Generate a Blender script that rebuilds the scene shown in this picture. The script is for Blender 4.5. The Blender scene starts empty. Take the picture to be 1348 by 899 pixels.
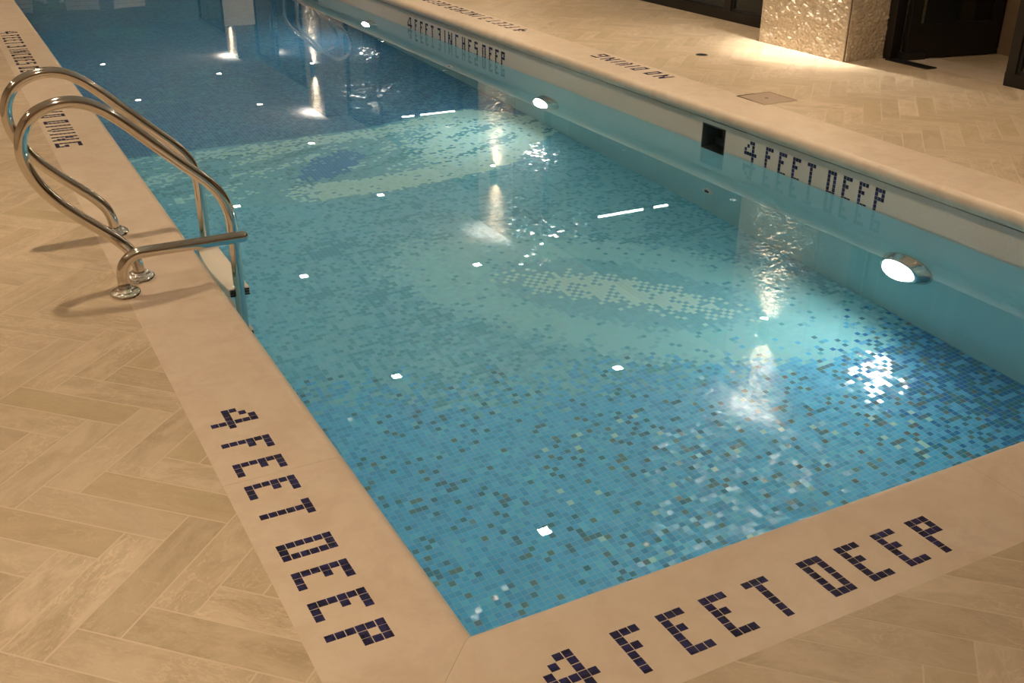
import bpy, math, random
from mathutils import Vector, Matrix
random.seed(7)

# ------------------------------------------------------------------ scene, camera, light levels
S = bpy.context.scene
COL = S.collection
S.view_settings.view_transform = 'Standard'
S.view_settings.look = 'None'
S.view_settings.exposure = 1.15
S.view_settings.gamma = 1.0
S.view_settings.use_curve_mapping = False
S.cycles.use_denoising = True
S.cycles.max_bounces = 12
S.cycles.diffuse_bounces = 5
S.cycles.transmission_bounces = 8
S.cycles.glossy_bounces = 5
S.cycles.transparent_max_bounces = 12
S.cycles.sample_clamp_indirect = 10.0
S.cycles.blur_glossy = 0.6
S.cycles.caustics_reflective = True
S.cycles.caustics_refractive = True

cam_d = bpy.data.cameras.new('camera')
cam = bpy.data.objects.new('camera', cam_d)
COL.objects.link(cam)
cam_d.sensor_width = 36.0
cam_d.lens = 1386.314 * 36.0 / 1348.0
R_ = Vector((0.88261, -0.46999, 0.00888)); U_ = Vector((0.19821, 0.38930, 0.89953))
R_.normalize(); F_ = U_.cross(R_).normalized(); U_ = R_.cross(F_)
m = Matrix((R_, U_, -F_)).transposed().to_4x4()
m.translation = Vector((-0.7421, -1.5457, 1.5))
cam.matrix_world = m
cam_d.clip_start = 0.02
S.camera = cam

W = bpy.data.worlds.new('world'); S.world = W; W.use_nodes = True
W.node_tree.nodes['Background'].inputs[0].default_value = (1.0, 0.85, 0.68, 1)
W.node_tree.nodes['Background'].inputs[1].default_value = 0.02

WARM = (1.0, 0.78, 0.55)
DOWN_W = 6.2          # each ceiling downlight
SCONCE_W = 160.0        # each half of a wall sconce
POOL_W = 4.0          # each underwater lamp
ZW = -0.232            # water level
ZF = -1.456            # pool floor
CEIL = 2.622
XR = 3.333             # right pool wall
XG = 5.47              # glass line
XP = 5.063             # pillar fronts
YEND = 16.8            # far end of the pool

# ------------------------------------------------------------------ helpers
def srgb(r, g, b):
    f = lambda c: (c/255/12.92) if c/255 <= .04045 else ((c/255+.055)/1.055)**2.4
    return (f(r), f(g), f(b))

class NT:
    """small expression builder for shader trees"""
    def __init__(s, name):
        s.m = bpy.data.materials.new(name); s.m.use_nodes = True
        s.t = s.m.node_tree; s.n = s.t.nodes
        s.b = s.n['Principled BSDF']; s.out = s.n['Material Output']
    def put(s, sock, v):
        if isinstance(v, X): v = v.s
        if isinstance(v, bpy.types.NodeSocket): s.t.links.new(v, sock)
        elif v is not None:
            if isinstance(v, (tuple, list)) and len(v) == 3 and sock.type == 'RGBA': v = (*v, 1)
            sock.default_value = v
    def math(s, op, a, b=None, c=None):
        n = s.n.new('ShaderNodeMath'); n.operation = op
        s.put(n.inputs[0], a)
        if b is not None: s.put(n.inputs[1], b)
        if c is not None: s.put(n.inputs[2], c)
        return X(s, n.outputs[0])
    def vmath(s, op, a, b=None, scale=None):
        n = s.n.new('ShaderNodeVectorMath'); n.operation = op
        s.put(n.inputs[0], a)
        if b is not None: s.put(n.inputs[1], b)
        if scale is not None: s.put(n.inputs['Scale'], scale)
        return X(s, n.outputs[0])
    def comb(s, x, y, z=0.0):
        n = s.n.new('ShaderNodeCombineXYZ')
        for i, v in enumerate((x, y, z)): s.put(n.inputs[i], v)
        return X(s, n.outputs[0])
    def sep(s, v):
        n = s.n.new('ShaderNodeSeparateXYZ'); s.put(n.inputs[0], v)
        return [X(s, o) for o in n.outputs]
    def pos(s):
        n = s.n.new('ShaderNodeNewGeometry'); return X(s, n.outputs['Position'])
    def attr(s, name, out='Fac'):
        n = s.n.new('ShaderNodeAttribute'); n.attribute_name = name; return X(s, n.outputs[out])
    def white(s, v, w=0.0):
        n = s.n.new('ShaderNodeTexWhiteNoise'); n.noise_dimensions = '4D'
        s.put(n.inputs['Vector'], v); s.put(n.inputs['W'], w)
        return X(s, n.outputs['Value']), X(s, n.outputs['Color'])
    def noise(s, v, scale, detail=2.0, rough=0.5, dist=0.0):
        n = s.n.new('ShaderNodeTexNoise')
        s.put(n.inputs['Vector'], v); s.put(n.inputs['Scale'], scale)
        s.put(n.inputs['Detail'], detail); s.put(n.inputs['Roughness'], rough); s.put(n.inputs['Distortion'], dist)
        return X(s, n.outputs['Fac'])
    def voro(s, v, scale, feature='F1', out='Distance'):
        n = s.n.new('ShaderNodeTexVoronoi'); n.feature = feature
        s.put(n.inputs['Vector'], v); s.put(n.inputs['Scale'], scale)
        return X(s, n.outputs[out])
    def mix(s, f, a, b):
        n = s.n.new('ShaderNodeMix'); n.data_type = 'RGBA'
        s.put(n.inputs[0], f); s.put(n.inputs[6], a); s.put(n.inputs[7], b)
        return X(s, n.outputs[2])
    def step(s, x, a, b):
        n = s.n.new('ShaderNodeMapRange'); n.interpolation_type = 'SMOOTHSTEP'
        s.put(n.inputs[0], x); n.inputs[1].default_value = a; n.inputs[2].default_value = b
        return X(s, n.outputs[0])
    def bump(s, h, strength, dist):
        n = s.n.new('ShaderNodeBump')
        s.put(n.inputs['Height'], h); s.put(n.inputs['Strength'], strength); s.put(n.inputs['Distance'], dist)
        return X(s, n.outputs[0])
    def set(s, **k):
        for key, v in k.items():
            s.put(s.b.inputs[{'color': 'Base Color', 'rough': 'Roughness', 'metal': 'Metallic', 'normal': 'Normal',
                              'spec': 'Specular IOR Level', 'ior': 'IOR', 'coat': 'Coat Weight', 'emit': 'Emission Color',
                              'power': 'Emission Strength', 'trans': 'Transmission Weight'}[key]], v)
        return s.m

class X:
    def __init__(s, t, sock): s.t = t; s.s = sock
    def __add__(s, o): return s.t.math('ADD', s, o)
    __radd__ = __add__
    def __sub__(s, o): return s.t.math('SUBTRACT', s, o)
    def __rsub__(s, o): return s.t.math('SUBTRACT', o, s)
    def __mul__(s, o): return s.t.math('MULTIPLY', s, o)
    __rmul__ = __mul__
    def __truediv__(s, o): return s.t.math('DIVIDE', s, o)
    def __lt__(s, o): return s.t.math('LESS_THAN', s, o)
    def __gt__(s, o): return s.t.math('GREATER_THAN', s, o)
    def floor(s): return s.t.math('FLOOR', s)
    def frac(s): return s.t.math('FRACT', s)
    def abs(s): return s.t.math('ABSOLUTE', s)
    def sqrt(s): return s.t.math('SQRT', s)
    def exp(s): return s.t.math('EXPONENT', s)
    def min(s, o): return s.t.math('MINIMUM', s, o)
    def max(s, o): return s.t.math('MAXIMUM', s, o)
    def clamp(s): return s.min(1.0).max(0.0)

class MB:
    def __init__(s): s.v = []; s.f = []; s.sm = []
    def add(s, vs, fs, smooth=False):
        o = len(s.v); s.v += [tuple(v) for v in vs]
        s.f += [tuple(i+o for i in f) for f in fs]; s.sm += [smooth]*len(fs)
        return s
    def box(s, a, b, M=None):
        (x0, y0, z0), (x1, y1, z1) = a, b
        vs = [(x0,y0,z0),(x1,y0,z0),(x1,y1,z0),(x0,y1,z0),(x0,y0,z1),(x1,y0,z1),(x1,y1,z1),(x0,y1,z1)]
        if M is not None: vs = [M @ Vector(v) for v in vs]
        return s.add(vs, [(0,3,2,1),(4,5,6,7),(0,1,5,4),(1,2,6,5),(2,3,7,6),(3,0,4,7)])
    def cyl(s, a, b, r0, r1=None, n=24, caps=True, smooth=True):
        a = Vector(a); b = Vector(b); r1 = r0 if r1 is None else r1
        d = (b-a).normalized(); u = d.orthogonal().normalized(); w = d.cross(u)
        vs = []
        for p, r in ((a, r0), (b, r1)):
            vs += [p + (u*math.cos(2*math.pi*i/n) + w*math.sin(2*math.pi*i/n))*r for i in range(n)]
        s.add(vs, [(i, (i+1) % n, n+(i+1) % n, n+i) for i in range(n)], smooth)
        if caps:
            s.add(vs[:n][::-1], [tuple(range(n))]); s.add(vs[n:], [tuple(range(n))])
        return s
    def lathe(s, prof, org=(0,0,0), axis=(0,0,1), n=32):
        """profile of (radius, height) turned about axis"""
        d = Vector(axis).normalized(); u = d.orthogonal().normalized(); w = d.cross(u); o = Vector(org)
        vs = []
        for r, h in prof:
            vs += [o + d*h + (u*math.cos(2*math.pi*i/n) + w*math.sin(2*math.pi*i/n))*r for i in range(n)]
        fs = []
        for k in range(len(prof)-1):
            fs += [(k*n+i, k*n+(i+1) % n, (k+1)*n+(i+1) % n, (k+1)*n+i) for i in range(n)]
        s.add(vs, fs, True)
        return s
    def tube(s, pts, r, n=20, round_end=False):
        P = [Vector(p) for p in pts]
        T = []
        for i in range(len(P)):
            T.append(((P[min(i+1, len(P)-1)] - P[max(i-1, 0)])).normalized())
        u = T[0].orthogonal().normalized(); rings = []
        rad = [r]*len(P)
        if round_end:
            e = P[-1]; d = T[-1]; P = P[:-1]; T = T[:-1]; rad = rad[:-1]
            for k in range(0, 6):
                a = k/5*math.pi/2
                P.append(e + d*(r*math.sin(a) - r)); T.append(d); rad.append(max(r*math.cos(a), 1e-4))
        for p, t, rr in zip(P, T, rad):
            u = (u - t*u.dot(t)).normalized(); w = t.cross(u)
            rings.append([p + (u*math.cos(2*math.pi*i/n) + w*math.sin(2*math.pi*i/n))*rr for i in range(n)])
        vs = [v for rg in rings for v in rg]; L = len(rings)
        s.add(vs, [(k*n+i, k*n+(i+1) % n, (k+1)*n+(i+1) % n, (k+1)*n+i) for k in range(L-1) for i in range(n)], True)
        s.add(rings[0][::-1], [tuple(range(n))]); s.add(rings[-1], [tuple(range(n))])
        return s
    def extrude(s, prof, M0, M1, smooth=False, closed=True, caps=True):
        """profile points (a, b) placed by two mapping functions and bridged"""
        n = len(prof); vs = [M0(*p) for p in prof] + [M1(*p) for p in prof]
        k = n if closed else n-1
        s.add(vs, [(i, (i+1) % n, n+(i+1) % n, n+i) for i in range(k)], smooth)
        if caps:
            s.add(vs[:n][::-1], [tuple(range(n))]); s.add(vs[n:], [tuple(range(n))])
        return s
    def build(s, name, mat, parent=None, bevel=0.0, seg=2, loc=None):
        me = bpy.data.meshes.new(name)
        v = s.v
        if loc is not None: v = [(p[0]-loc[0], p[1]-loc[1], p[2]-loc[2]) for p in v]
        me.from_pydata(v, [], s.f); me.validate(); me.update()
        me.polygons.foreach_set('use_smooth', s.sm if len(s.sm) == len(me.polygons) else [False]*len(me.polygons))
        import bmesh
        bm = bmesh.new(); bm.from_mesh(me); bmesh.ops.remove_doubles(bm, verts=bm.verts, dist=1e-6)
        bmesh.ops.recalc_face_normals(bm, faces=bm.faces); bm.to_mesh(me); bm.free()
        o = bpy.data.objects.new(name, me); COL.objects.link(o)
        if mat: me.materials.append(mat)
        if loc is not None: o.location = loc
        if parent is not None: o.parent = parent
        if bevel:
            b = o.modifiers.new('bevel', 'BEVEL'); b.width = bevel; b.segments = seg; b.limit_method = 'ANGLE'
            b.angle_limit = math.radians(40); b.harden_normals = False
        return o

def tag(o, label, cat, group=None, kind=None):
    o['label'] = label; o['category'] = cat
    if group: o['group'] = group
    if kind: o['kind'] = kind
    return o
def struct(o): o['kind'] = 'structure'; return o
def thing(name, label, cat, loc=(0,0,0), group=None):
    o = bpy.data.objects.new(name, None); COL.objects.link(o); o.location = loc; o.empty_display_size = .05
    return tag(o, label, cat, group)
def copy_tree(o, parent=None):
    c = o.copy(); COL.objects.link(c)
    if parent is not None: c.parent = parent
    for ch in list(o.children): copy_tree(ch, c)
    return c
def fillet(pts, radii, n=10):
    P = [Vector(p) for p in pts]; out = [P[0]]
    for i in range(1, len(P)-1):
        r = radii[i-1]; a = (P[i-1]-P[i]).normalized(); b = (P[i+1]-P[i]).normalized()
        ang = a.angle(b); t = r/math.tan(ang/2); c = P[i] + (a+b).normalized()*(r/math.sin(ang/2))
        p0 = P[i]+a*t; p1 = P[i]+b*t; v0 = p0-c; v1 = p1-c; th = v0.angle(v1)
        for k in range(n+1):
            f = k/n; out.append(c + (v0*math.sin((1-f)*th) + v1*math.sin(f*th))/math.sin(th))
    out.append(P[-1]); return out
def smooth_path(pts, n=5):
    P = [Vector(p) for p in pts]; P = [P[0]*2-P[1]] + P + [P[-1]*2-P[-2]]; out = []
    for i in range(1, len(P)-2):
        a, b, c, d = P[i-1:i+3]
        for k in range(n):
            t = k/n; out.append(0.5*((2*b) + (c-a)*t + (2*a-5*b+4*c-d)*t*t + (3*b-a-3*c+d)*t**3))
    out.append(P[-2]); return out
def light(name, kind, loc, direction, energy, color, **k):
    d = bpy.data.lights.new(name, kind); d.energy = energy; d.color = color
    for a, b in k.items(): setattr(d, a, b)
    o = bpy.data.objects.new(name, d); COL.objects.link(o); o.location = loc
    o.rotation_euler = Vector(direction).to_track_quat('-Z', 'Y').to_euler()
    return o

# ------------------------------------------------------------------ materials
def stone_mat(name, base, dark, light_, rough, grain=1.0, bump=0.0006, per_tile=True):
    t = NT(name)
    p = t.pos()
    uv = t.n.new('ShaderNodeUVMap'); uv.uv_map = 'grain'
    c = X(t, uv.outputs[0]) if per_tile else p
    x, y, z = t.sep(c)
    st = t.comb(x*2.6, y*6.5, z*4.0) if per_tile else t.comb(x*3, y*3, z*3)
    n1 = t.noise(st, 2.2*grain, 8.0, 0.72, 0.5)
    n2 = t.noise(p, 60.0, 5.0, 0.7)
    n3 = t.noise(c if per_tile else p, 3.2, 3.0, 0.5)
    fine = t.noise(t.comb(x*9, y*26, z) if per_tile else p, 6.0, 4.0, 0.7)
    col = t.mix(t.step(n1, 0.34, 0.66)*0.9, dark, light_)
    col = t.mix(t.step(fine, 0.52, 0.70)*0.75, col, light_)
    col = t.mix(t.step(n2, 0.60, 0.80)*0.5, col, tuple(v*0.72 for v in dark))
    col = t.mix(t.step(n3, 0.35, 0.65)*0.4, col, base)
    if per_tile:
        vn = t.noise(t.comb(x*7, y*16, z), 1.6, 6.0, 0.6, 0.8)
        vein = t.step((vn-0.5).abs(), 0.030, 0.004)*t.step(n3, 0.42, 0.60)
        col = t.mix(vein*0.55, col, tuple(v*1.18 for v in light_))
        vp = t.voro(t.comb(x*30, y*55, z), 1.0)
        pit = t.step(vp, 0.16, 0.05)*t.step(n1, 0.55, 0.42)
        col = t.mix(pit*0.5, col, tuple(v*0.55 for v in dark))
        r = t.attr('tile_tone')
        col = t.mix(r*0.55, col, dark)
        col = t.mix(((r*7.31).frac())*0.30, col, light_)
        col = t.mix(((r*3.77).frac() > 0.8)*0.35, col, tuple(v*w for v, w in zip(dark, (1.0,1.0,0.8))))
    h = n1*0.6 + n2*0.4
    return t.set(color=col, rough=t.math('MULTIPLY_ADD', n2, 0.25, rough-0.12), normal=t.bump(h, 0.5, bump))

M_DECK = stone_mat('travertine_paving', (0.515,0.40,0.262), (0.40,0.298,0.180), (0.67,0.535,0.38), 0.42)
M_COPE = stone_mat('honed_coping_stone', (0.64,0.515,0.38), (0.585,0.455,0.33), (0.67,0.55,0.42), 0.40, 1.2, 0.0003, False)
M_GROUT = NT('joint_mortar').set(color=(0.63,0.515,0.37), rough=0.8)

def plaster(name, c, rough=0.7, amt=0.06):
    t = NT(name); p = t.pos(); n = t.noise(p, 60.0, 3.0); k = t.noise(p, 3.0, 2.0)
    d = tuple(v*(1-amt*2) for v in c)
    return t.set(color=t.mix(n*0.7+k*0.3, d, c), rough=rough, normal=t.bump(n, 0.2, 0.0008))
M_CEIL = plaster('white_ceiling_paint', (0.62,0.60,0.57))
M_WALLP = plaster('cream_wall_paint', (0.62,0.52,0.40))
M_INNER = plaster('brown_wall_unlit_ceiling', (0.035,0.022,0.016), 0.5)  # brown of the room walls, reused as painted darkness on the room ceiling
M_POOLTOP = plaster('cream_waterline_tile', (0.66,0.58,0.49), 0.5, 0.09)
M_AQUA = plaster('pale_aqua_pool_plaster', (0.40,0.68,0.72), 0.6, 0.04)

def metal(name, c, rough, scratch=0.0):
    t = NT(name); p = t.pos(); n = t.noise(p, 90.0, 2.0)
    return t.set(color=c, metal=1.0, rough=t.math('MULTIPLY_ADD', n, 0.08, rough-0.04))
M_STEEL = metal('polished_stainless_steel', (0.70,0.655,0.59), 0.09)
M_CHROME = metal('chrome', (0.86,0.84,0.80), 0.06)
M_FRAME = NT('dark_bronze_metal').set(color=(0.022,0.018,0.015), rough=0.38, metal=0.4)
M_BLACK = NT('black_rubber').set(color=(0.01,0.01,0.011), rough=0.5)
M_GREY = NT('grey_plastic').set(color=(0.07,0.07,0.066), rough=0.5)
M_WHITEP = NT('white_plastic').set(color=(0.75,0.74,0.70), rough=0.45)

def tread_mat():
    t = NT('ribbed_cream_tread'); x, y, z = t.sep(t.pos())
    g = (y*160.0).frac(); h = t.step((g-0.5).abs(), 0.15, 0.35)
    return t.set(color=(0.72,0.66,0.56), rough=0.5, normal=t.bump(h, 0.35, 0.002))
M_TREAD = tread_mat()

def stoneface():
    t = NT('split_face_stone'); x, y, z = t.sep(t.pos())
    v = t.comb(x*1.0, y*1.0, z*1.9)
    warp = t.noise(v, 9.0, 3.0)
    v2 = t.comb(x + warp*0.05, y + warp*0.05, z*1.9 + warp*0.09)
    a = t.voro(v2, 26.0, 'SMOOTH_F1'); b = t.noise(v2, 42.0, 4.0, 0.6); c = t.noise(v, 7.0, 2.0)
    h = a*0.8 + b*0.7 + c*0.4
    col = t.mix(t.step(b, 0.35, 0.7), (0.46,0.37,0.265), (0.62,0.52,0.39))
    return t.set(color=col, rough=0.24, spec=0.8, normal=t.bump(h, 0.5, 0.004))
M_PILLAR = stoneface()

def glass_pane():
    t = NT('window_glass'); tr = t.n.new('ShaderNodeBsdfTransparent'); gl = t.n.new('ShaderNodeBsdfGlossy')
    tr.inputs[0].default_value = (0.80,0.82,0.80,1); gl.inputs['Roughness'].default_value = 0.0
    lw = t.n.new('ShaderNodeLayerWeight'); fc = X(t, lw.outputs['Facing'])
    fr = t.math('MULTIPLY_ADD', t.math('POWER', fc, 5.0), 0.95, 0.045)
    mx = t.n.new('ShaderNodeMixShader'); L = t.t.links.new
    L(fr.s, mx.inputs[0]); L(tr.outputs[0], mx.inputs[1]); L(gl.outputs[0], mx.inputs[2]); L(mx.outputs[0], t.out.inputs[0])
    return t.m
M_GLASS = glass_pane()

def water_mat():
    t = NT('still_pool_water'); g = t.n.new('ShaderNodeBsdfGlass')
    g.inputs['Roughness'].default_value = 0.0; g.inputs['IOR'].default_value = 1.333
    g.inputs['Color'].default_value = (1.0, 1.0, 1.0, 1)
    t.t.links.new(g.outputs[0], t.out.inputs[0]); return t.m
M_WATER = water_mat()

def lamp_mat(name, c, p): return NT(name).set(color=(0.9,0.9,0.9), emit=c, power=p, rough=0.3)
M_LENS = lamp_mat('lit_downlight_lens', (1.0,0.90,0.74), 60.0)
M_SLENS = lamp_mat('lit_sconce_lens', (1.0,0.88,0.70), 60.0)
M_POOLLENS = lamp_mat('lit_pool_lamp_lens', (1.0,0.97,0.88), 14.0)
M_TUBE = lamp_mat('lit_linear_diffuser', (0.95,1.0,0.92), 14.0)

def cobalt():
    t = NT('cobalt_glazed_tile'); p = t.pos(); x, y, z = t.sep(p)
    k = 45.0
    r, c = t.white(t.comb((x*k).floor(), (y*k).floor(), (z*k).floor()))
    n = t.noise(p, 150.0, 3.0)
    col = t.mix(r, (0.010,0.010,0.035), (0.030,0.028,0.11))
    col = t.mix(t.step(n, 0.55, 0.75)*0.5, col, (0.05,0.045,0.13))
    return t.set(color=col, rough=0.12, spec=0.6, normal=t.bump(n, 0.15, 0.0006))
M_COBALT = cobalt()

# mosaic of the pool floor: a square grid of glass tiles whose mix changes along drawn shapes
def mosaic():
    t = NT('glass_mosaic_floor')
    PT = 0.0262
    x, y, z = t.sep(t.pos())
    gx = x/PT; gy = y/PT
    ix = gx.floor(); iy = gy.floor()
    cell = t.comb(ix, iy, 0.0)
    r1, c1 = t.white(cell, 1.0); r2, c2 = t.white(cell, 2.0); r3, c3 = t.white(cell, 3.0); r4, _ = t.white(cell, 4.0)
    X_ = (ix+0.5)*PT; Y_ = (iy+0.5)*PT
    P = t.comb(X_, Y_, 0.0)
    n1 = t.noise(P, 1.1, 3.0) - 0.5
    n2 = t.noise(P, 3.2, 3.0) - 0.5
    streak = t.noise(t.comb(X_*1.3, Y_*6.0 + X_*0.8, 3.0), 1.0, 4.0, 0.6)
    def pick(f, a, b): return t.mix(f, a, b)
    # palettes
    TURQ = (0.105,0.560,0.930); MID = (0.080,0.460,0.830); LITE = (0.160,0.650,0.950); DARK = (0.060,0.270,0.430)
    OLIVE = (0.115,0.290,0.360); BROWN = (0.130,0.240,0.280); COB = (0.040,0.240,0.600)
    near = pick(r1 < 0.36, TURQ, MID)
    near = pick(r2 < 0.11, near, LITE)
    dk = (0.08 + n2*0.18).max(0.03)
    near = pick(r3 < dk, near, DARK)
    near = pick(r4 < (0.025 + t.step(X_, 2.2, 3.1)*0.08)*t.step(Y_, 2.4, 1.6), near, OLIVE)
    near = pick((r4*13.0).frac() < t.step(X_, 1.9, 3.0)*0.05*t.step(Y_, 2.2, 1.6), near, BROWN)
    # deep blue corner by the right wall
    corner = t.step(X_ - (Y_-1.6)*0.15 + n1*0.4, 2.55, 3.2)*t.step(Y_, 2.5, 2.0)
    near = pick(r2*0.999 < corner*0.65, near, pick(r3 < 0.35, COB, DARK))
    # sage middle field
    SAGE = (0.205,0.640,0.830); SAGE2 = (0.170,0.590,0.800); SAGED = (0.120,0.470,0.690)
    mid = pick(r1 < 0.5, SAGE, SAGE2)
    mid = pick(r2 < (0.22 + n2*0.9).max(0.0), mid, SAGED)
    bluish = t.step(streak, 0.50, 0.62)
    mid = pick(r3 < bluish*0.6, mid, (0.11,0.46,0.66))
    # boundary of the near field: runs from (0.2,2.9) to (3.1,2.1)
    bnd = Y_ - (2.72 - 0.30*X_ + 0.10*(X_-1.6)*(X_-1.6)) + n1*0.25
    f_mid = t.step(bnd, -0.42, 0.16)
    col = pick(r4 < f_mid, near, mid)
    # pale band hugging the swirl
    dx = X_-2.24; dy = Y_-2.76
    u = dx*0.68 - dy*0.73; v = dx*0.73 + dy*0.68
    e = ((u/1.12)*(u/1.12) + (v/0.52)*(v/0.52)).sqrt() + n1*0.2
    PALE = (0.280,0.750,0.890)
    inring = t.step(e, 1.35, 0.98)*t.step(e, 0.50, 0.72)
    col = pick(r1 < inring*0.9, col, PALE)
    inner = t.step(e, 0.72, 0.5)
    col = pick(r3 < inner, col, pick(r2 < 0.4, (0.19,0.60,0.79), (0.225,0.66,0.85)))
    # cream swirl, broken up
    CREAM = (0.515,0.910,0.950); CREAM2 = (0.448,0.832,0.810)
    v3 = v + u*u*0.16 - 0.02
    e2 = ((u/0.66)*(u/0.66) + (v3/0.17)*(v3/0.17)).sqrt()
    chk = t.math('MODULO', (ix+iy).abs(), 2.0)
    dens = t.step(e2, 1.35, 0.35)
    col = pick((r2*0.6 + chk*0.4) < dens*0.78, col, CREAM)
    # wide cream fish-shaped band across the pool
    lo = 4.66 + (X_-1.75)*(X_-1.75)*0.16 + n2*0.12 + t.step(X_, 2.5, 3.4)*0.25
    hi = 6.02 + n2*0.10 + t.step(X_, 2.0, 2.7)*0.16 - t.step(X_, 2.9, 3.4)*0.4
    band = t.step(Y_ - lo, -0.02, 0.03)*t.step(hi - Y_, -0.02, 0.03)
    base_band = pick(r1 < 0.5, (0.21,0.61,0.76), (0.165,0.54,0.72))
    col = pick(band, col, base_band)
    solid = t.step(X_ + n2*0.9 - (Y_-5.3).abs()*0.5, 1.75, 2.35)
    st2 = t.noise(t.comb(X_*1.6, Y_*7.0 - X_*2.2, 9.0), 1.0, 3.0, 0.6)
    stripes = t.step(st2, 0.52, 0.60)
    tail = t.step((Y_ - lo - 0.17).abs(), 0.17, 0.12)*t.step(X_, 1.0, 1.3)
    top = t.step((hi - Y_ - 0.14).abs(), 0.16, 0.06)*t.step(X_, 0.45, 0.8)*0.75
    cream_p = (solid*0.93).max(stripes*0.55).max(tail*0.96).max(top)
    col = pick(r2 < band*cream_p, col, pick(r3 < 0.25, CREAM, CREAM2))
    holes = t.step(st2, 0.50, 0.40)*t.step((Y_-5.45).abs(), 0.5, 0.2)
    col = pick(r4 < band*holes*0.7, col, (0.095,0.390,0.535))
    bu = (X_-1.50)*0.75 + (Y_-5.32)*0.66; bv = (Y_-5.32)*0.75 - (X_-1.50)*0.66
    bp = ((bu/0.36)*(bu/0.36) + (bv/0.17)*(bv/0.17)).sqrt() + n2*0.9
    col = pick(r4 < t.step(bp, 1.15, 0.7)*0.95, col, (0.067,0.325,0.680))
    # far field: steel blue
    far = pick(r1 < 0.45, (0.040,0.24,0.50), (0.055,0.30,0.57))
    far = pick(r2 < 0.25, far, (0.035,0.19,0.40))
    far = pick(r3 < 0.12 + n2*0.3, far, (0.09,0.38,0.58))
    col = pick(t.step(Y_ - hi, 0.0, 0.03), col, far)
    teal_mirrored = t.step(n1 + (Y_-8.6)*0.0, 0.02, 0.16)*t.step(X_, 2.2, 1.2)*t.step(Y_, 6.6, 7.4)  # teal of the mirrored ceiling and wall, painted into far left tiles
    col = pick(r4 < teal_mirrored*0.7, col, (0.095,0.403,0.551))
    painted_glint = t.step(Y_, 2.2, 1.2)*t.step((X_-1.9).abs(), 1.2, 0.3)*t.step(n2, -0.1, 0.2)  # scattered paler tiles paint in the glitter of the near floor
    col = pick((r3*17.0).frac() < painted_glint*0.07, col, (0.40,0.80,0.86))
    # joints between tiles
    fx = (gx.frac()-0.5).abs(); fy = (gy.frac()-0.5).abs()
    joint = t.step(fx.max(fy), 0.438, 0.462)
    col = t.mix(joint*0.55, col, (0.24,0.50,0.60))
    var = t.vmath('SCALE', c1, scale=1.0)
    col = t.mix(0.035, col, c2)
    # every tile leans a little
    s1 = t.sep(c1)
    nx = (s1[0]-0.5)*0.13; ny = (s1[1]-0.5)*0.13
    nrm = t.vmath('NORMALIZE', t.comb(nx, ny, 1.0))
    return t.set(color=col, rough=t.math('MULTIPLY_ADD', joint, 0.5, 0.10), spec=0.9, normal=nrm)
M_MOSAIC = mosaic()

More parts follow.
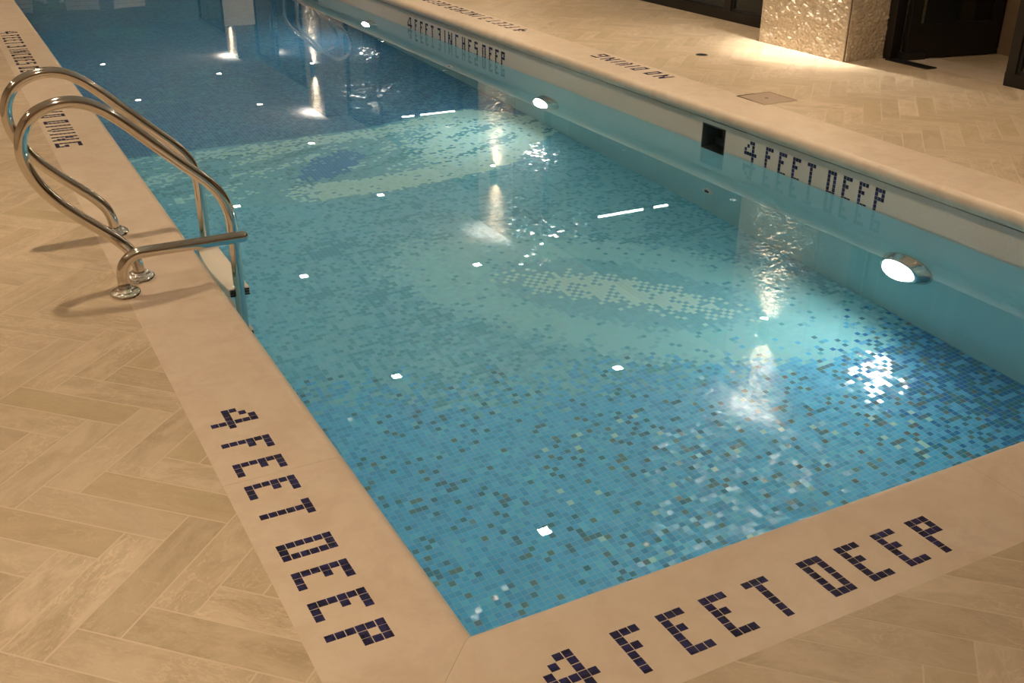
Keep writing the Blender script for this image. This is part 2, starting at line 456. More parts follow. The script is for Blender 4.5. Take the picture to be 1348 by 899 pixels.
# ------------------------------------------------------------------ herringbone paving
def clip(poly, x0, x1, y0, y1):
    def cut(P, ax, v, keep_less):
        out = []
        for i in range(len(P)):
            a, b = P[i], P[(i+1) % len(P)]
            ia = (a[ax] <= v) if keep_less else (a[ax] >= v); ib = (b[ax] <= v) if keep_less else (b[ax] >= v)
            if ia: out.append(a)
            if ia != ib:
                f = (v-a[ax])/(b[ax]-a[ax]); out.append((a[0]+f*(b[0]-a[0]), a[1]+f*(b[1]-a[1])))
        return out
    for ax, v, l in ((0, x0, 0), (0, x1, 1), (1, y0, 0), (1, y1, 1)):
        if len(poly) < 3: return []
        poly = cut(poly, ax, v, l)
    return poly
def paving(name, rects, x00, y00, gap=0.0021):
    TW = 0.105; TL = 0.42; r2 = math.sqrt(2)
    V = []; Fc = []; tones = []; uvs = []
    for (x0, x1, y0, y1) in rects:
        us = [((x-x00)+(y-y00))/r2 for x in (x0, x1) for y in (y0, y1)]
        gp = gap if x0 < 3 else gap*1.25
        rows = range(int((y0-y00)/(TL*r2))-2, int((y1-y00)/(TL*r2))+3)
        for row in rows:
            ks = range(int((x0-x00)/(TW*r2))-6, int((x1-x00)/(TW*r2))+7)
            for k in ks:
                du = row*TL; dv = row*TL
                for kind in (0, 1):
                    if kind == 0: a = (k*TW+du, k*TW+TL+du, -(k+1)*TW+dv, -k*TW+dv)
                    else: a = ((k-1)*TW+du, k*TW+du, -k*TW-TL+dv, -k*TW+dv)
                    u0, u1, v0, v1 = a[0]+gp, a[1]-gp, a[2]+gp, a[3]-gp
                    P = [(x00+(u-v)/r2, y00+(u+v)/r2) for u, v in ((u0,v0),(u1,v0),(u1,v1),(u0,v1))]
                    P = clip(P, x0, x1, y0, y1)
                    if len(P) < 3: continue
                    b = len(V); V += [(p[0], p[1], 0.0) for p in P]; Fc.append(tuple(range(b, b+len(P))))
                    tones.append(random.random()); ox = random.random()*50; oy = random.random()*50
                    for p in P:
                        u = ((p[0]-x00)+(p[1]-y00))/r2; v = ((p[1]-y00)-(p[0]-x00))/r2
                        uvs.append((u+ox, v+oy) if kind == 0 else (v+ox, u+oy))
    me = bpy.data.meshes.new(name); me.from_pydata(V, [], Fc); me.update()
    at = me.attributes.new('tile_tone', 'FLOAT', 'FACE'); at.data.foreach_set('value', tones)
    ul = me.uv_layers.new(name='grain')
    for i, uv in enumerate(uvs): ul.data[i].uv = uv
    me.materials.append(M_DECK); me.materials.append(M_GROUT)
    # mortar bed just below the tile tops, with the slab's own thickness
    import bmesh
    bm = bmesh.new(); bm.from_mesh(me)
    for (x0, x1, y0, y1) in rects:
        vs = [bm.verts.new((x, y, z)) for z in (-0.12, -0.0003) for x, y in ((x0,y0),(x1,y0),(x1,y1),(x0,y1))]
        for f in ((0,3,2,1),(4,5,6,7),(0,1,5,4),(1,2,6,5),(2,3,7,6),(3,0,4,7)):
            fc = bm.faces.new([vs[i] for i in f]); fc.material_index = 1
    bm.to_mesh(me); bm.free()
    o = bpy.data.objects.new(name, me); COL.objects.link(o); return struct(o)

XL = -3.6; YB = -4.2; YF = 27.5; XE = 9.2
CN = -0.328            # outer edge of the near coping
CL = -0.325            # outer edge of the left coping
CR = 3.695             # outer edge of the right coping
paving('floor_left', [(XL, CL, YB, YF), (CL, CR, YB, CN), (CL, CR, YEND+0.33, YF)], -0.577, 1.569)
paving('floor_right', [(CR, XG+0.02, YB, YF), (XG+0.34, 6.60, 2.4, 4.3)], 4.668, 3.443)
th = MB().box((XG+0.02, YB, -0.12), (XG+0.34, YF, 0.0)).build('floor_threshold', M_COPE); struct(th)

# ------------------------------------------------------------------ coping with rounded nose
NOSE = 0.0; TH = 0.083
def nose_profile(r=0.0415, flat=0.0):
    """(inward distance from nose tip, z): half-round edge then the top, the back and the underside"""
    pts = []
    for k in range(0, 15):
        a = -math.pi/2 + math.pi*k/14
        pts.append((r - r*math.cos(a)*1.0, -r + r*math.sin(a)))
    return pts
def coping(name, p0, p1, inward, width, stones, joint=0.0010, mitre=(0, 0)):
    """p0 to p1 is the line of the nose tip; inward points away from the water"""
    p0 = Vector(p0); p1 = Vector(p1); d = (p1-p0); L = d.length; d.normalize(); inn = Vector(inward)
    prof = nose_profile() + [(width, 0.0), (width, -TH)]
    b = MB(); edges = [0.0] + stones + [L]
    for i in range(len(edges)-1):
        a0 = edges[i] + joint/2; a1 = edges[i+1] - joint/2
        m0 = mitre[0] if i == 0 else 0; m1 = mitre[1] if i == len(edges)-2 else 0
        f0 = lambda w, z, a=a0, m=m0: p0 + d*(a - m*w) + inn*w + Vector((0,0,z))
        f1 = lambda w, z, a=a1, m=m1: p0 + d*(a + m*w) + inn*w + Vector((0,0,z))
        b.extrude(prof, f0, f1, smooth=False)
    o = b.build(name, M_COPE)
    for pl in o.data.polygons: pl.use_smooth = abs(pl.normal.z) < 0.999 and len(pl.vertices) == 4 and abs(pl.normal.dot(d)) < .2
    o.data.set_sharp_from_angle(angle=math.radians(35))
    return struct(o)
NL = 0.006; NN = 0.006; NR = XR - 0.022
coping('trim_1', (NL, NN, 0), (NL, YEND, 0), (-1,0,0), -CL+NL, [0.76+1.22*i for i in range(13)], mitre=(1, 1))
coping('trim_2', (NL, NN, 0), (NR, NN, 0), (0,-1,0), NN-CN, [1.44, 2.66], mitre=(1, 1))
coping('trim_3', (NR, NN, 0), (NR, YEND, 0), (1,0,0), CR-NR, [0.90+1.22*i for i in range(13)], mitre=(1, 1))
coping('trim_4', (NL, YEND, 0), (NR, YEND, 0), (0,1,0), 0.33, [1.2, 2.4], mitre=(1, 1))

# ------------------------------------------------------------------ pool shell
def zfloor(y): return ZF - max(0.0, y-4.0)*0.012
SK = [(3.345, 3.572), (10.93, 11.16)]; SKZ = (-0.345, -0.107)
b = MB()
def wall_quad(b, x, y0, y1, z0, z1): b.add([(x,y0,z0),(x,y1,z0),(x,y1,z1),(x,y0,z1)], [(0,1,2,3)])
ys = [-0.02, SK[0][0], SK[0][1], SK[1][0], SK[1][1], YEND]
up = MB(); lo = MB(); ZB = -0.262
for i in range(5):
    hole = i in (1, 3)
    if hole:
        wall_quad(up, XR, ys[i], ys[i+1], SKZ[1], -TH+0.001)
        wall_quad(lo, XR, ys[i], ys[i+1], -1.75, SKZ[0])
    else:
        wall_quad(up, XR, ys[i], ys[i+1], ZB, -TH+0.001)
        wall_quad(lo, XR, ys[i], ys[i+1], -1.75, ZB)
struct(up.build('wall_pool_right_band', M_POOLTOP))
RECV = [struct(lo.build('wall_pool_right', M_AQUA))]
lb = MB().box((-0.2, -0.2, -1.75), (0.016, YEND+0.2, -TH)); RECV.append(struct(lb.build('wall_pool_left', M_AQUA)))
nb = MB().box((0.016, -0.2, -1.75), (XR, 0.016, -TH)); RECV.append(struct(nb.build('wall_pool_near', M_AQUA)))
fb = MB().box((0.016, YEND, -1.75), (XR, YEND+0.2, -TH)); RECV.append(struct(fb.build('wall_pool_far', M_AQUA)))
fl = MB(); Y0 = 0.0
fl.add([(0.0,Y0,ZF),(XR+.01,Y0,ZF),(XR+.01,4.0,ZF),(0.0,4.0,ZF),(XR+.01,YEND,zfloor(YEND)),(0.0,YEND,zfloor(YEND))],
       [(0,1,2,3),(3,2,4,5)])
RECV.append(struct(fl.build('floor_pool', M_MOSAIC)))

wt = MB().add([(0.012,0.012,ZW),(XR+.14,0.012,ZW),(XR+.14,YEND,ZW),(0.012,YEND,ZW)], [(0,1,2,3)]).build('water', M_WATER)
for pl in wt.data.polygons:
    if pl.normal.z < 0: wt.data.flip_normals()
tag(wt, 'still clear turquoise pool water mirroring pillars and ceiling lights', 'water', kind='stuff')

# ------------------------------------------------------------------ room shell
wl = MB(); wl.box((XL-0.15, YB, 0.0), (XL, YF, CEIL)); struct(wl.build('wall_left', M_WALLP))
struct(MB().box((XL-.15, YB-.15, 0), (XE+.15, YB, CEIL)).build('wall_near', M_WALLP))
struct(MB().box((XL-.15, YF, 0), (XE+.15, YF+.15, CEIL)).build('wall_far', M_WALLP))
struct(MB().box((XE, YB, 0), (XE+.15, YF, CEIL)).build('wall_right', M_INNER))
struct(MB().box((XL-.15, YB-.15, CEIL), (XE+.15, YF+.15, CEIL+.1)).build('ceiling', M_CEIL))
M_UNLIT = plaster('unlit_room_floor', (0.030,0.024,0.020), 0.95)  # darkness of the unlit rooms put into a near-black floor colour
for k, q in enumerate(((XG+0.34, YB, XE, 2.4), (6.60, 2.4, XE, 4.3), (XG+0.34, 4.3, XE, YF))):
    struct(MB().box((q[0], q[1], -0.1), (q[2], q[3], 0.0)).build('floor_room', M_UNLIT))
struct(MB().box((XG+0.10, YB, CEIL-0.03), (XE, YF, CEIL-0.002)).build('ceiling_room_unlit', M_INNER))  # added dark sheet; its colour stands for an unlit ceiling
# sub-base so no light leaks up from below
struct(MB().box((XL-.15, YB-.15, -1.95), (XE+.15, YF+.15, -1.80)).build('floor_slab', M_GROUT))

PIL = [(-0.85, 0.11), (4.186, 5.131), (9.25, 10.195), (16.25, 17.195), (22.08, 23.025)]
from mathutils import noise as mnoise
def hewn(p):
    """relief of the hand-chipped stone face"""
    q = Vector((p[0]*13.0, p[1]*13.0 + p[2]*5.0, p[2]*34.0 - p[1]*9.0))
    q += Vector((0.7, 0.7, 0.7))*mnoise.noise(Vector(p)*11.0)
    d = mnoise.voronoi(q)[0]
    return 0.0095*(d[1]-d[0]) + 0.005*mnoise.noise(Vector(p)*46.0) + 0.007*mnoise.noise(Vector(p)*9.0)
def make_pillar(y0, y1):
    W_ = y1-y0; DP = XG+0.35-XP; stp = 0.0085; rv = 0.014
    b = MB()
    nz = int(CEIL/stp)
    def face(fn, L):
        n = int(L/stp); vs = []
        for k in range(nz+1):
            for i in range(n+1):
                base, nrm = fn(L*i/n, CEIL*k/nz)
                edge = min(i, n-i, 3)/3.0
                vs.append(base + nrm*(hewn(base)*edge))
        b.add(vs, [(k*(n+1)+i, k*(n+1)+i+1, (k+1)*(n+1)+i+1, (k+1)*(n+1)+i) for k in range(nz) for i in range(n)])
    face(lambda u, z: (Vector((0, rv+u*(W_-rv)/W_, z)), Vector((-1,0,0))), W_)
    face(lambda u, z: (Vector((DP*0+rv+u, 0.0, z)), Vector((0,-1,0))), DP-rv-0.001)
    b.box((0.0165, 0.0165, 0), (DP, W_, CEIL))
    b.add([(0,W_,0),(DP,W_,0),(DP,W_,CEIL),(0,W_,CEIL)], [(0,1,2,3)])
    b.add([(0,rv,0),(0.0165,rv,0),(0.0165,rv,CEIL),(0,rv,CEIL)], [(0,1,2,3)])
    b.add([(rv,0,0),(rv,0.0165,0),(rv,0.0165,CEIL),(rv,0,CEIL)], [(0,1,2,3)])
    o = b.build('pillar', M_PILLAR); o.location = (XP, y0, 0); struct(o)
    g = MB().box((0.010, 0.010, 0), (0.0163, 0.0163, CEIL)).build('corner_reveal', M_BLACK, o)
    return o
p0 = make_pillar(*PIL[1])
for i, (y0, y1) in enumerate(PIL):
    if i == 1: continue
    c = copy_tree(p0); c.location = (XP, y0, 0)

# ------------------------------------------------------------------ glazed front: windows between pillars
def window(name, y0, y1, mullions, rail=0.085, x=XG, stile=0.075):
    root = bpy.data.objects.new(name, None); COL.objects.link(root); root.location = (x, (y0+y1)/2, 0); struct(root)
    org = Vector(root.location)
    def part(mb, nm, mat, bevel=0.003):
        mb.v = [tuple(Vector(v)-org) for v in mb.v]; return mb.build(nm, mat, root, bevel=bevel)
    D = 0.06
    f = MB()
    f.box((x, y0, 0.0), (x+D, y1, rail)); f.box((x, y0, CEIL-0.10), (x+D, y1, CEIL))
    f.box((x, y0, rail), (x+D, y0+stile, CEIL-0.10)); f.box((x, y1-stile, rail), (x+D, y1, CEIL-0.10))
    part(f, 'window_frame', M_FRAME)
    cuts = [y0+stile] + [c for mm in mullions for c in (mm-0.045, mm+0.045)] + [y1-stile]
    for mm in mullions:
        part(MB().box((x, mm-0.045, rail), (x+D, mm+0.045, CEIL-0.10)), 'mullion', M_FRAME)
    for a, c in zip(cuts[0::2], cuts[1::2]):
        bead = MB()
        for q in ((a, a+0.022, rail, CEIL-0.10), (c-0.022, c, rail, CEIL-0.10)):
            bead.box((x+0.015, q[0], q[2]), (x+D-0.012, q[1], q[3]))
        bead.box((x+0.015, a+.022, rail), (x+D-0.012, c-.022, rail+0.022))
        part(bead, 'glazing_bead', M_BLACK, 0.0)
        part(MB().box((x+0.026, a+0.015, rail+0.015), (x+0.034, c-0.015, CEIL-0.10)), 'glass_pane', M_GLASS, 0.0)
    return root
window('window_1', PIL[1][1], PIL[2][0], [6.06, 7.07, 8.12])
window('window_2', PIL[0][1], 3.14, [1.62])
window('window_3', PIL[2][1], PIL[3][0], [11.65, 13.17, 14.7])
window('window_4', PIL[3][1], PIL[4][0], [18.8, 20.5])
window('window_5', PIL[4][1], YF, [25.0])
window('window_6', YB, PIL[0][0], [-2.4])

# doorway beside the pillar, its leaf swung into the dark room
D0, D1 = 3.14, 4.186
dr = bpy.data.objects.new('door_1', None); COL.objects.link(dr); dr.location = (XG, D1, 0); struct(dr)
def dpart(mb, nm, mat, bevel=0.003, par=None):
    o = Vector(dr.location); mb.v = [tuple(Vector(v)-o) for v in mb.v]; return mb.build(nm, mat, par or dr, bevel=bevel)
dpart(MB().box((XG-.03, D1-.075, 0), (XG+.07, D1, CEIL)), 'jamb', M_FRAME)
dpart(MB().box((XG-.03, D0, 2.30), (XG+.07, D1-.075, CEIL)), 'transom', M_FRAME)
hinge = Vector((XG+0.06, D1-0.115, 0)); ang = math.radians(-9)
dirv = Vector((math.cos(ang), math.sin(ang), 0)); nv = Vector((-dirv.y, dirv.x, 0))
def leaf_box(mb, a0, a1, z0, z1, t0=-0.022, t1=0.022):
    pts = [hinge + dirv*a + nv*t + Vector((0,0,z)) for z in (z0, z1) for a, t in ((a0,t0),(a1,t0),(a1,t1),(a0,t1))]
    return mb.add(pts, [(0,3,2,1),(4,5,6,7),(0,1,5,4),(1,2,6,5),(2,3,7,6),(3,0,4,7)])
lf = MB()
leaf_box(lf, 0, 0.09, 0.012, 2.28); leaf_box(lf, 0.74, 0.83, 0.012, 2.28); leaf_box(lf, 0.09, 0.74, 0.012, 0.25); leaf_box(lf, 0.09, 0.74, 2.19, 2.28)
dpart(lf, 'door_leaf', M_FRAME)
dpart(leaf_box(MB(), 0.085, 0.745, 0.245, 2.195, -0.006, 0.006), 'glass_pane', M_GLASS, 0.0)
dpart(leaf_box(MB(), -0.035, 0.17, 0.0, 0.055, -0.04, 0.03), 'pivot_block', M_BLACK, 0.006)
dpart(MB().box((XG-.06, 3.73, 0.0), (XG+.04, D1-.06, 0.008)), 'threshold_plate', M_BLACK, 0.002)
hd = MB().tube(fillet([hinge+dirv*0.78+nv*-0.02+Vector((0,0,.95)), hinge+dirv*0.78+nv*-0.07+Vector((0,0,.95)), hinge+dirv*0.78+nv*-0.07+Vector((0,0,1.25)), hinge+dirv*0.78+nv*-0.02+Vector((0,0,1.25))], [.02,.02], 5), 0.012, 12)
dpart(hd, 'door_handle', M_STEEL, 0.0)
# beige return wall inside the doorway, and the dark partition behind the leaf
struct(MB().box((XG+0.9, 4.2, 0.0), (XE, 4.32, CEIL)).build('wall_partition', M_INNER))
struct(MB().box((6.37, 2.4, 0.0), (6.52, 3.93, CEIL)).build('wall_return', plaster('tan_wall_lining', (0.22,0.145,0.08))))

# ------------------------------------------------------------------ lettering set in cobalt tile
G = {
 '4': ["..XX.", ".X.X.", "X..X.", "XXXXX", "...X.", "...X."],
 'F': ["XXX", "X..", "XX.", "X..", "X..", "X.."],
 'E': ["XXX", "X..", "XX.", "X..", "X..", "XXX"],
 'T': ["XXX", ".X.", ".X.", ".X.", ".X.", ".X."],
 'D': ["XXX", "X.X", "X.X", "X.X", "X.X", "XXX"],
 'P': ["XXX", "X.X", "XXX", "X..", "X..", "X.."],
 '3': ["XXX", "..X", ".XX", "..X", "..X", "XXX"],
 'I': ["X", "X", "X", "X", "X", "X"],
 'N': ["X..X", "XX.X", "XX.X", "X.XX", "X.XX", "X..X"],
 'C': ["XXX", "X..", "X..", "X..", "X..", "XXX"],
 'H': ["X.X", "X.X", "XXX", "X.X", "X.X", "X.X"],
 'S': ["XXX", "X..", "XXX", "..X", "..X", "XXX"],
 'O': ["XXX", "X.X", "X.X", "X.X", "X.X", "XXX"],
 'V': ["X.X", "X.X", "X.X", "X.X", "X.X", ".X."],
 'G': ["XXXX", "X...", "X...", "X.XX", "X..X", "XXXX"],
}
PIT = 0.02217
def inscription(label, org, right, up, nrm, letters, group):
    """letters: (char, start in tiles); org is the top-left corner of tile 0"""
    right = Vector(right); up = Vector(up); nrm = Vector(nrm); org = Vector(org)
    t = thing('depth_marker' if letters[0][0] == '4' else 'warning_marker', label, 'lettering', org, group)
    g = 0.0010
    for ch, st in letters:
        b = MB()
        for r, row in enumerate(G[ch]):
            for c, s in enumerate(row):
                if s != 'X': continue
                j = lambda: random.uniform(-.0004, .0004)
                a0 = (st+c)*PIT + g + j(); a1 = (st+c+1)*PIT - g + j(); d0 = r*PIT + g + j(); d1 = (r+1)*PIT - g + j()
                lift = 0.0010 + random.uniform(0, .0003)
                q = [right*a - up*d for a, d in ((a0,d0),(a1,d0),(a1,d1),(a0,d1))]
                e = 0.0007
                qt = [right*a - up*d for a, d in ((a0+e,d0+e),(a1-e,d0+e),(a1-e,d1-e),(a0+e,d1-e))]
                tilt = [random.uniform(-.00015,.00015) for _ in range(4)]
                vs = [v - nrm*0.002 for v in q] + [v + nrm*(lift*0.5) for v in q] + [v + nrm*(lift+tl) for v, tl in zip(qt, tilt)]
                fs = [(3,2,1,0)] + [(i,(i+1)%4,4+(i+1)%4,4+i) for i in range(4)] + [(4+i,4+(i+1)%4,8+(i+1)%4,8+i) for i in range(4)] + [(8,9,10,11)]
                b.add(vs, fs)
        b.build('numeral' if ch.isdigit() else 'letter', M_COBALT, t)
    return t
FD = [('4',-8.27),('F',0),('E',5.15),('E',10.28),('T',15.56),('D',22.73),('E',27.9),('E',33.05),('P',38.11)]
FID = [('4',-7.9),('F',0),('E',5.75),('E',11.3),('T',17.0),('3',23.9),('I',30.6),('N',34.2),('C',40.9),('H',47.2),('E',52.8),('S',58.3),('D',65.1),('E',70.8),('E',75.9),('P',80.7)]
FID2 = [('4',-8.27),('F',0),('E',5.15),('E',10.28),('T',15.56),('3',22.7),('I',29.9),('N',33.0),('C',39.2),('H',44.4),('E',49.6),('S',54.8),('D',62.0),('E',67.15),('E',72.3),('P',77.5)]
ND = [('N',0),('O',6.2),('D',13.4),('I',18.6),('V',21.8),('I',27.0),('N',30.2),('G',36.4)]
inscription('blue mosaic 4 FEET DEEP set in the near left coping, below the ladder', (-0.148, 0.966, 0), (0,-1,0), (1,0,0), (0,0,1), FD, 'depth markings')
inscription('blue mosaic 4 FEET DEEP set in the coping of the short near edge', (0.247, -0.142, 0), (1,0,0), (0,1,0), (0,0,1), FD, 'depth markings')
inscription('blue mosaic NO DIVING on the left coping, framed by the loop of the ladder rail', (-0.17, 5.16, 0), (0,-1,0), (1,0,0), (0,0,1), ND, 'no diving markings')
inscription('blue mosaic 4 FEET 3 INCHES DEEP on the left coping beyond the ladder', (-0.148, 7.90, 0), (0,-1,0), (1,0,0), (0,0,1), FID2, 'long depth markings')
inscription('blue mosaic NO DIVING upside down on the far side coping', (3.515, 4.305, 0), (0,1,0), (-1,0,0), (0,0,1), ND, 'no diving markings')
inscription('blue mosaic 4 FEET 3 INCHES DEEP upside down on top of the far side coping', (3.52, 6.52, 0), (0,1,0), (-1,0,0), (0,0,1), FID2, 'long depth markings')
inscription('blue tile 4 FEET DEEP on the pool wall beside the skimmer opening', (XR, 2.98, -0.1165), (0,-1,0), (0,0,1), (-1,0,0), FD, 'wall depth markings')
inscription('blue tile 4 FEET 3 INCHES DEEP on the pool wall between two underwater lamps', (XR, 8.056, -0.130), (0,-1,0), (0,0,1), (-1,0,0), FID, 'wall depth markings')

# ------------------------------------------------------------------ ladder
def ladder(label, org, flip, group):
    """side rails in planes y=0 and y=0.535, foot at x=-0.25, water at +x"""
    t = thing('pool_ladder', label, 'ladder', org, group)
    if flip: t.rotation_euler = (0, 0, math.pi)
    R = 0.0212
    prof = [(-.25,0),(-.253,.06),(-.272,.115),(-.315,.168),(-.37,.22),(-.43,.275),(-.49,.338),(-.535,.405),(-.56,.475),(-.563,.535),(-.545,.592),
            (-.503,.637),(-.44,.662),(-.37,.664),(-.30,.637),(-.231,.583),(-.141,.497),(-.047,.408),(.035,.330),(.08,.265),(.102,.19),(.106,.10),(.106,-.2),(.106,-.95)]
    for yy in (0.0, 0.535):
        pts = smooth_path([(x, yy, z) for x, z in prof])
        rl = MB().tube(pts, R, 24).build('side_rail', M_STEEL, t)
        fg = MB().lathe([(0.0,0.030),(0.024,0.030),(0.029,0.031),(0.033,0.026),(0.034,0.019),(0.044,0.021),(0.051,0.017),(0.055,0.009),(0.056,0.0)], (-0.250, yy, 0.0), n=36)
        fg.build('floor_flange', M_CHROME, rl)
    for k, zt in enumerate((-0.105, -0.37, -0.635, -0.90)):
        tr = MB()
        n = 10
        # tread with bowed long sides
        top = []; 
        for i in range(n+1):
            f = i/n; top.append((0.064 - 0.016*math.sin(math.pi*f), 0.0 + 0.535*f))
        for i in range(n+1):
            f = 1-i/n; top.append((0.146, 0.535*f))
        vs = [(x, y, z) for z in (zt-0.034, zt) for x, y in top]; q = len(top)
        tr.add(vs, [tuple(range(q))[::-1], tuple(range(q, 2*q))] + [(i, (i+1) % q, q+(i+1) % q, q+i) for i in range(q)])
        to = tr.build('tread', M_TREAD, t, bevel=0.006)
        for yy in (-0.003, 0.538):
            cp = MB()
            for j in range(3):
                cp.box((0.068, yy-0.005, zt-0.031+0.010*j), (0.143, yy+0.005, zt-0.025+0.010*j))
            cp.build('end_cap', M_BLACK, to, bevel=0.0015)
    return t
ladder('stainless steel pool ladder with two looped rails on the left coping', (0, 2.265, 0), False, 'pool ladders')
ladder('looped ladder rails on the far side coping, seen only mirrored in the water', (XR, 12.0, 0), True, 'pool ladders')

gb = thing('grab_bar', 'short bent steel bar on its own round flange in front of the ladder', 'grab bar', (-0.325, 2.13, 0))
pts = fillet([(0,0,0),(0,0,0.150),(0.455,0,0.150)], [0.075], 12)
br = MB().tube(pts, 0.0212, 24, round_end=True).build('bar', M_STEEL, gb)
MB().lathe([(0.0,0.030),(0.024,0.030),(0.029,0.031),(0.033,0.026),(0.034,0.019),(0.044,0.021),(0.051,0.017),(0.055,0.009),(0.056,0.0)], (0,0,0), n=36).build('floor_flange', M_CHROME, gb)

# ------------------------------------------------------------------ skimmers, inlets, covers
def skimmer(label, y0, y1):
    t = thing('skimmer', label, 'skimmer', (XR, (y0+y1)/2, SKZ[0]), 'skimmer openings')
    o = Vector(t.location); w = (y1-y0)/2; h = SKZ[1]-SKZ[0]; dp = 0.16; k = 0.008
    b = MB()
    b.box((0, -w, 0), (dp, -w+k, h)); b.box((0, w-k, 0), (dp, w, h)); b.box((dp-k, -w, 0), (dp, w, h))
    b.box((0, -w, 0), (dp, w, k)); b.box((0, -w, h-k), (dp, w, h))
    b.build('housing', M_GREY, t)
    fl = MB().box((0.10, -w+.012, 0.03), (0.112, w-.012, h*0.58)); fl.build('weir_flap', M_GREY, t, bevel=0.003)
    return t
skimmer('dark rectangular skimmer opening in the pool wall by the 4 FEET DEEP tiles', *SK[0])
skimmer('distant dark skimmer opening at the top edge beyond the farthest underwater lamp', *SK[1])

def inlet(label, y, z):
    t = thing('return_inlet', label, 'pool inlet', (XR, y, z), 'return inlets')
    MB().lathe([(0.045,0.0),(0.045,0.012),(0.038,0.018),(0.026,0.018),(0.024,0.010)], (0,0,0), (-1,0,0), 28).build('collar', M_WHITEP, t)
    MB().lathe([(0.024,0.008),(0.022,0.016),(0.014,0.024),(0.009,0.025),(0.008,0.015),(0.0,0.015)], (0,0,0), (-1,0,0), 24).build('eyeball_nozzle', M_GREY, t)
inlet('small round return inlet low on the pool wall below the near skimmer', 3.455, -1.12)
inlet('small round return inlet below the 4 FEET 3 INCHES wall lettering', 7.25, -1.15)

t = thing('access_cover', 'square stone coloured cover plate in the deck with a small finger hole', 'cover', (3.785, 3.53, 0))
fr = MB()
for q in ((-.135,-.135,.135,-.125),(-.135,.125,.135,.135),(-.135,-.125,-.125,.125),(.125,-.125,.135,.125)):
    fr.box((q[0], q[1], -.01), (q[2], q[3], 0.0035))
fr.build('cover_frame', M_STEEL, t)
pl_m = plaster('matt_brown_cover', (0.40,0.29,0.20), 0.6)
MB().box((-.1235,-.1235,-.01), (.1235,.1235,0.003)).build('plate', pl_m, t, bevel=0.001)
MB().lathe([(0.0,0.0032),(0.008,0.0035),(0.011,0.0042),(0.013,0.003)], n=20).build('finger_hole', M_BLACK, t)

t = thing('floor_drain', 'small round dark floor drain in the paving near the lit pillar', 'drain', (4.295, 4.865, 0))
MB().lathe([(0.046,-0.004),(0.046,0.002),(0.040,0.0035),(0.036,0.001),(0.0,0.0005)], n=28).build('drain_ring', M_GREY, t)
gr = MB()
for i in range(-3, 4):
    w = math.sqrt(max(0.0, 0.035**2-(i*0.010)**2)); gr.box((-w, i*0.010-0.0025, 0.0005), (w, i*0.010+0.0025, 0.003))
gr.build('grate', M_BLACK, t)

# ------------------------------------------------------------------ lamps
def pool_lamp(label, y, z=-0.845):
    t = thing('underwater_lamp', label, 'pool lamp', (XR, y, z), 'underwater lamps')
    MB().lathe([(0.160,0.0),(0.160,0.008),(0.150,0.020),(0.128,0.062),(0.119,0.072),(0.108,0.073),(0.104,0.064)], (0,0,0), (-1,0,0), 40).build('rim', M_STEEL, t)
    MB().lathe([(0.105,0.064),(0.085,0.072),(0.045,0.077),(0.0,0.078)], (0,0,0), (-1,0,0), 36).build('lens', M_POOLLENS, t)
    light('pool_lamp_light', 'AREA', (XR-0.082, y, z), (-1,0,0.12), POOL_W, (1.0,0.95,0.84), shape='DISK', size=0.18)
pool_lamp('round lit underwater lamp in the pool wall nearest the viewer', 1.848)
pool_lamp('middle lit underwater lamp, left of the skimmer opening', 5.472)
pool_lamp('farthest lit underwater lamp, left of the 4 FEET 3 INCHES lettering', 9.19)

def downlight(x, y, label):
    t = thing('ceiling_downlight', label, 'ceiling light', (x, y, CEIL), 'ceiling downlights')
    b = MB(); o = 0.058; i = 0.042
    for q in ((-o,-o,o,-i),(-o,i,o,o),(-o,-i,-i,i),(i,-i,o,i)): b.box((q[0], q[1], -0.006), (q[2], q[3], 0.02))
    b.build('trim_ring', M_WHITEP, t)
    MB().box((-i,-i,-0.002),(i,i,0.01)).build('lens', M_LENS, t)
def down_spot(x, y, e=DOWN_W):
    l = light('downlight_beam', 'AREA', (x, y, CEIL-0.004), (0,0,-1), e, WARM, shape='SQUARE', size=0.082, spread=math.radians(118))
    return l
ORD = ['nearest', 'second', 'third', 'fourth', 'fifth', 'sixth', 'seventh', 'farthest']
ROWA = [(2.457,3.87),(2.423,6.597),(2.42,9.34),(2.39,12.116),(2.368,15.5),(2.36,19.0),(2.3,22.7)]
ROWB = [(4.352,5.801),(4.332,8.766),(4.294,11.716),(4.288,14.71),(4.29,17.7),(4.29,20.7)]
for i, (x, y) in enumerate(ROWA):
    downlight(x, y, 'square ceiling light mirrored in the water, %s of the row over the pool' % (ORD[i] if i < 6 else 'last'))
for i, (x, y) in enumerate(ROWB):
    downlight(x, y, 'square ceiling light mirrored in the water, %s of the row over the far deck' % (ORD[i] if i < 5 else 'last'))
for (x, y) in ROWA[:6]: down_spot(x, y, DOWN_W*1.3)
down_spot(2.45, 1.1, DOWN_W*1.3)
for (x, y) in ROWB[:4]: down_spot(x, y)
down_spot(4.35, 2.85); down_spot(4.35, -0.1)
for y in (-2.5, 0.25, 3.0, 5.75, 8.5, 11.25, 14.0): down_spot(-0.62, y)
for y in (-1.2, 1.6, 4.4): down_spot(-2.5, y)

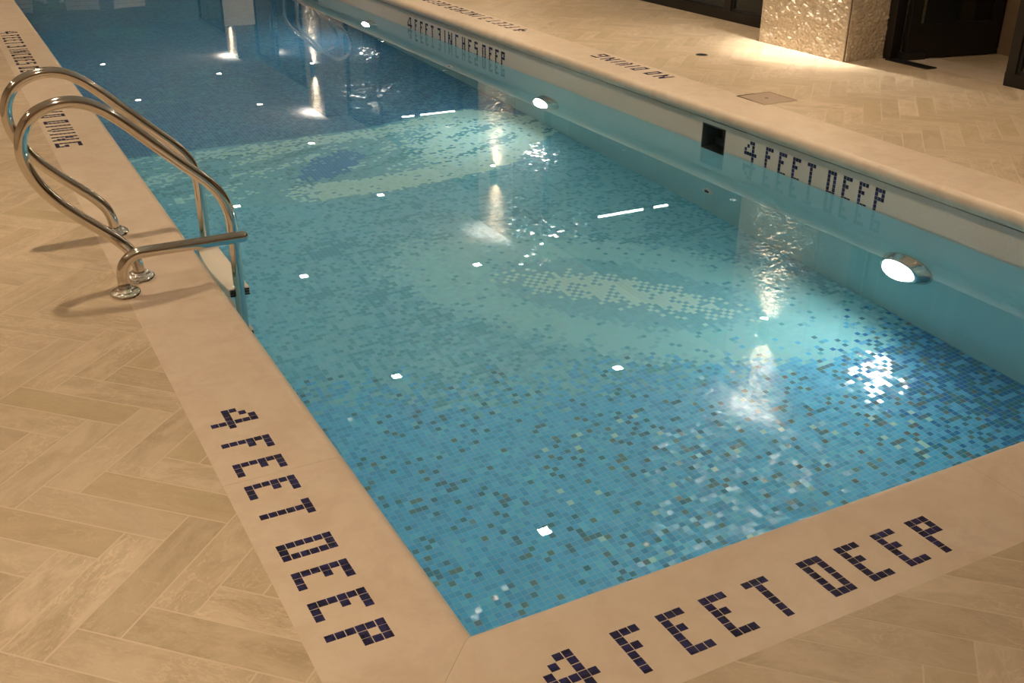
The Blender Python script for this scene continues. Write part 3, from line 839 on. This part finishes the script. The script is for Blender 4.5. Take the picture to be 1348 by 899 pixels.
def sconce(x, y, z0, z1, label):
    t = thing('wall_sconce', label, 'wall lamp', (XP, y, (z0+z1)/2), 'wall sconces')
    h = (z1-z0)/2; cx = -0.047; r = 0.039
    MB().lathe([(r-.004,-h+.016),(r-.004,-h+.010),(r,-h+.010),(r,h-.010),(r-.004,h-.010),(r-.004,h-.016)], (cx,0,0), n=32).build('sconce_body', M_FRAME, t)
    MB().box((cx+r-.006,-0.03,-0.05),(0.004,0.03,0.05)).build('bracket', M_FRAME, t, bevel=.003)
    for s in (-1, 1):
        MB().cyl((cx,0,s*(h-.014)), (cx,0,s*(h-.018)), r-.006).build('lens', M_SLENS, t)
        at = (XP+cx, y, (z0+z1)/2 + s*(h-.008))
        light('sconce_beam', 'SPOT', at, (0.10,0,s), SCONCE_W*(2.6 if s > 0 else 1.0), (1.0,0.93,0.83), spot_size=math.radians(54), spot_blend=1.0, shadow_soft_size=0.02)
        light('sconce_spill', 'SPOT', at, (0.35,0,s), SCONCE_W*0.35, (1.0,0.93,0.83), spot_size=math.radians(120), spot_blend=1.0, shadow_soft_size=0.02)
for i, (y0, y1) in enumerate(PIL[1:]):
    sconce(XP, (y0+y1)/2 - 0.03, 1.745, 2.01, 'dark up and down sconce mirrored on the %s stone pillar' % ['nearest', 'second', 'third', 'farthest'][i])

for y, a, c, nm in ((9.165, 6.14, 7.32, 'thin white strip light mirrored in the water, the nearer and brighter one'), (15.045, 6.02, 7.0, 'thin white strip light mirrored above the pale mosaic band')):
    if True:
        t = thing('linear_light', nm, 'strip light', ((a+c)/2, y, 2.45), 'strip lights in the glazed rooms')
        w = (c-a)/2
        MB().box((-w,-.03,.008),(w,.03,.04)).build('channel', M_WHITEP, t)
        MB().box((-w,-.025,-.004),(w,.025,.008)).build('diffuser', M_TUBE, t)
        [MB().cyl((q*w,0,.04),(q*w,0,CEIL-2.45),.004,n=8).build('suspension_rod', M_STEEL, t) for q in (-.7,.7)]

# ------------------------------------------------------------------ furniture beyond the far end, known only from its mirror image
def deck_chair(label, x, y, rz):
    t = thing('deck_chair', label, 'chair', (x, y, 0), 'white deck chairs'); t.rotation_euler = (0, 0, rz)
    for sx in (-1, 1):
        MB().box((sx*.27-.02, -.30, 0), (sx*.27+.02, -.26, .62)).build('leg', M_WHITEP, t, bevel=.004)
        MB().box((sx*.27-.02, .26, 0), (sx*.27+.02, .30, .62)).build('leg', M_WHITEP, t, bevel=.004)
        MB().box((sx*.27-.03, -.32, .62), (sx*.27+.03, .34, .645)).build('armrest', M_WHITEP, t, bevel=.006)
    st = MB()
    for k in range(7): st.box((-.25, -.29+.08*k, .36), (.25, -.225+.08*k, .38))
    st.box((-.25,-.26,.33),(-.22,.26,.36)); st.box((.22,-.26,.33),(.25,.26,.36)); st.build('seat', M_WHITEP, t, bevel=.003)
    bk = MB()
    for k in range(6):
        z = .42+.075*k; yy = .25+.05*k/6*1.5; bk.box((-.25, yy, z), (.25, yy+.02, z+.062))
    for sx in (-1, 1): bk.add([(sx*.25-.015,.24,.36),(sx*.25+.015,.24,.36),(sx*.25+.015,.28,.36),(sx*.25-.015,.28,.36),(sx*.25-.015,.33,.87),(sx*.25+.015,.33,.87),(sx*.25+.015,.37,.87),(sx*.25-.015,.37,.87)], [(0,3,2,1),(4,5,6,7),(0,1,5,4),(1,2,6,5),(2,3,7,6),(3,0,4,7)])
    bk.build('backrest', M_WHITEP, t)
deck_chair('white deck chair mirrored at the top edge, beside the left coping', .62, 18.0, 0.25)
deck_chair('white deck chair mirrored at the top edge, middle of three', 1.52, 18.0, -0.2)
deck_chair('white deck chair mirrored at the top edge, nearest the lit far pillar', 2.40, 18.0, 0.15)
t = thing('sign_board', 'pale free standing board mirrored at the top of the pool', 'board', (4.15, 18.0, 0))
M_BOARD = plaster('pale_board', (0.80,0.77,0.70), 0.6)
MB().box((-.275,-.012,.62),(.275,.012,1.24)).build('panel', M_BOARD, t, bevel=.004)
for q in (-.24, .24): MB().box((q-.015,.012,0),(q+.015,.04,1.20)).build('leg', M_WHITEP, t, bevel=.003)
for q in (-.24, .24): MB().box((q-.02,-.20,0),(q+.02,.24,.03)).build('foot', M_WHITEP, t, bevel=.003)
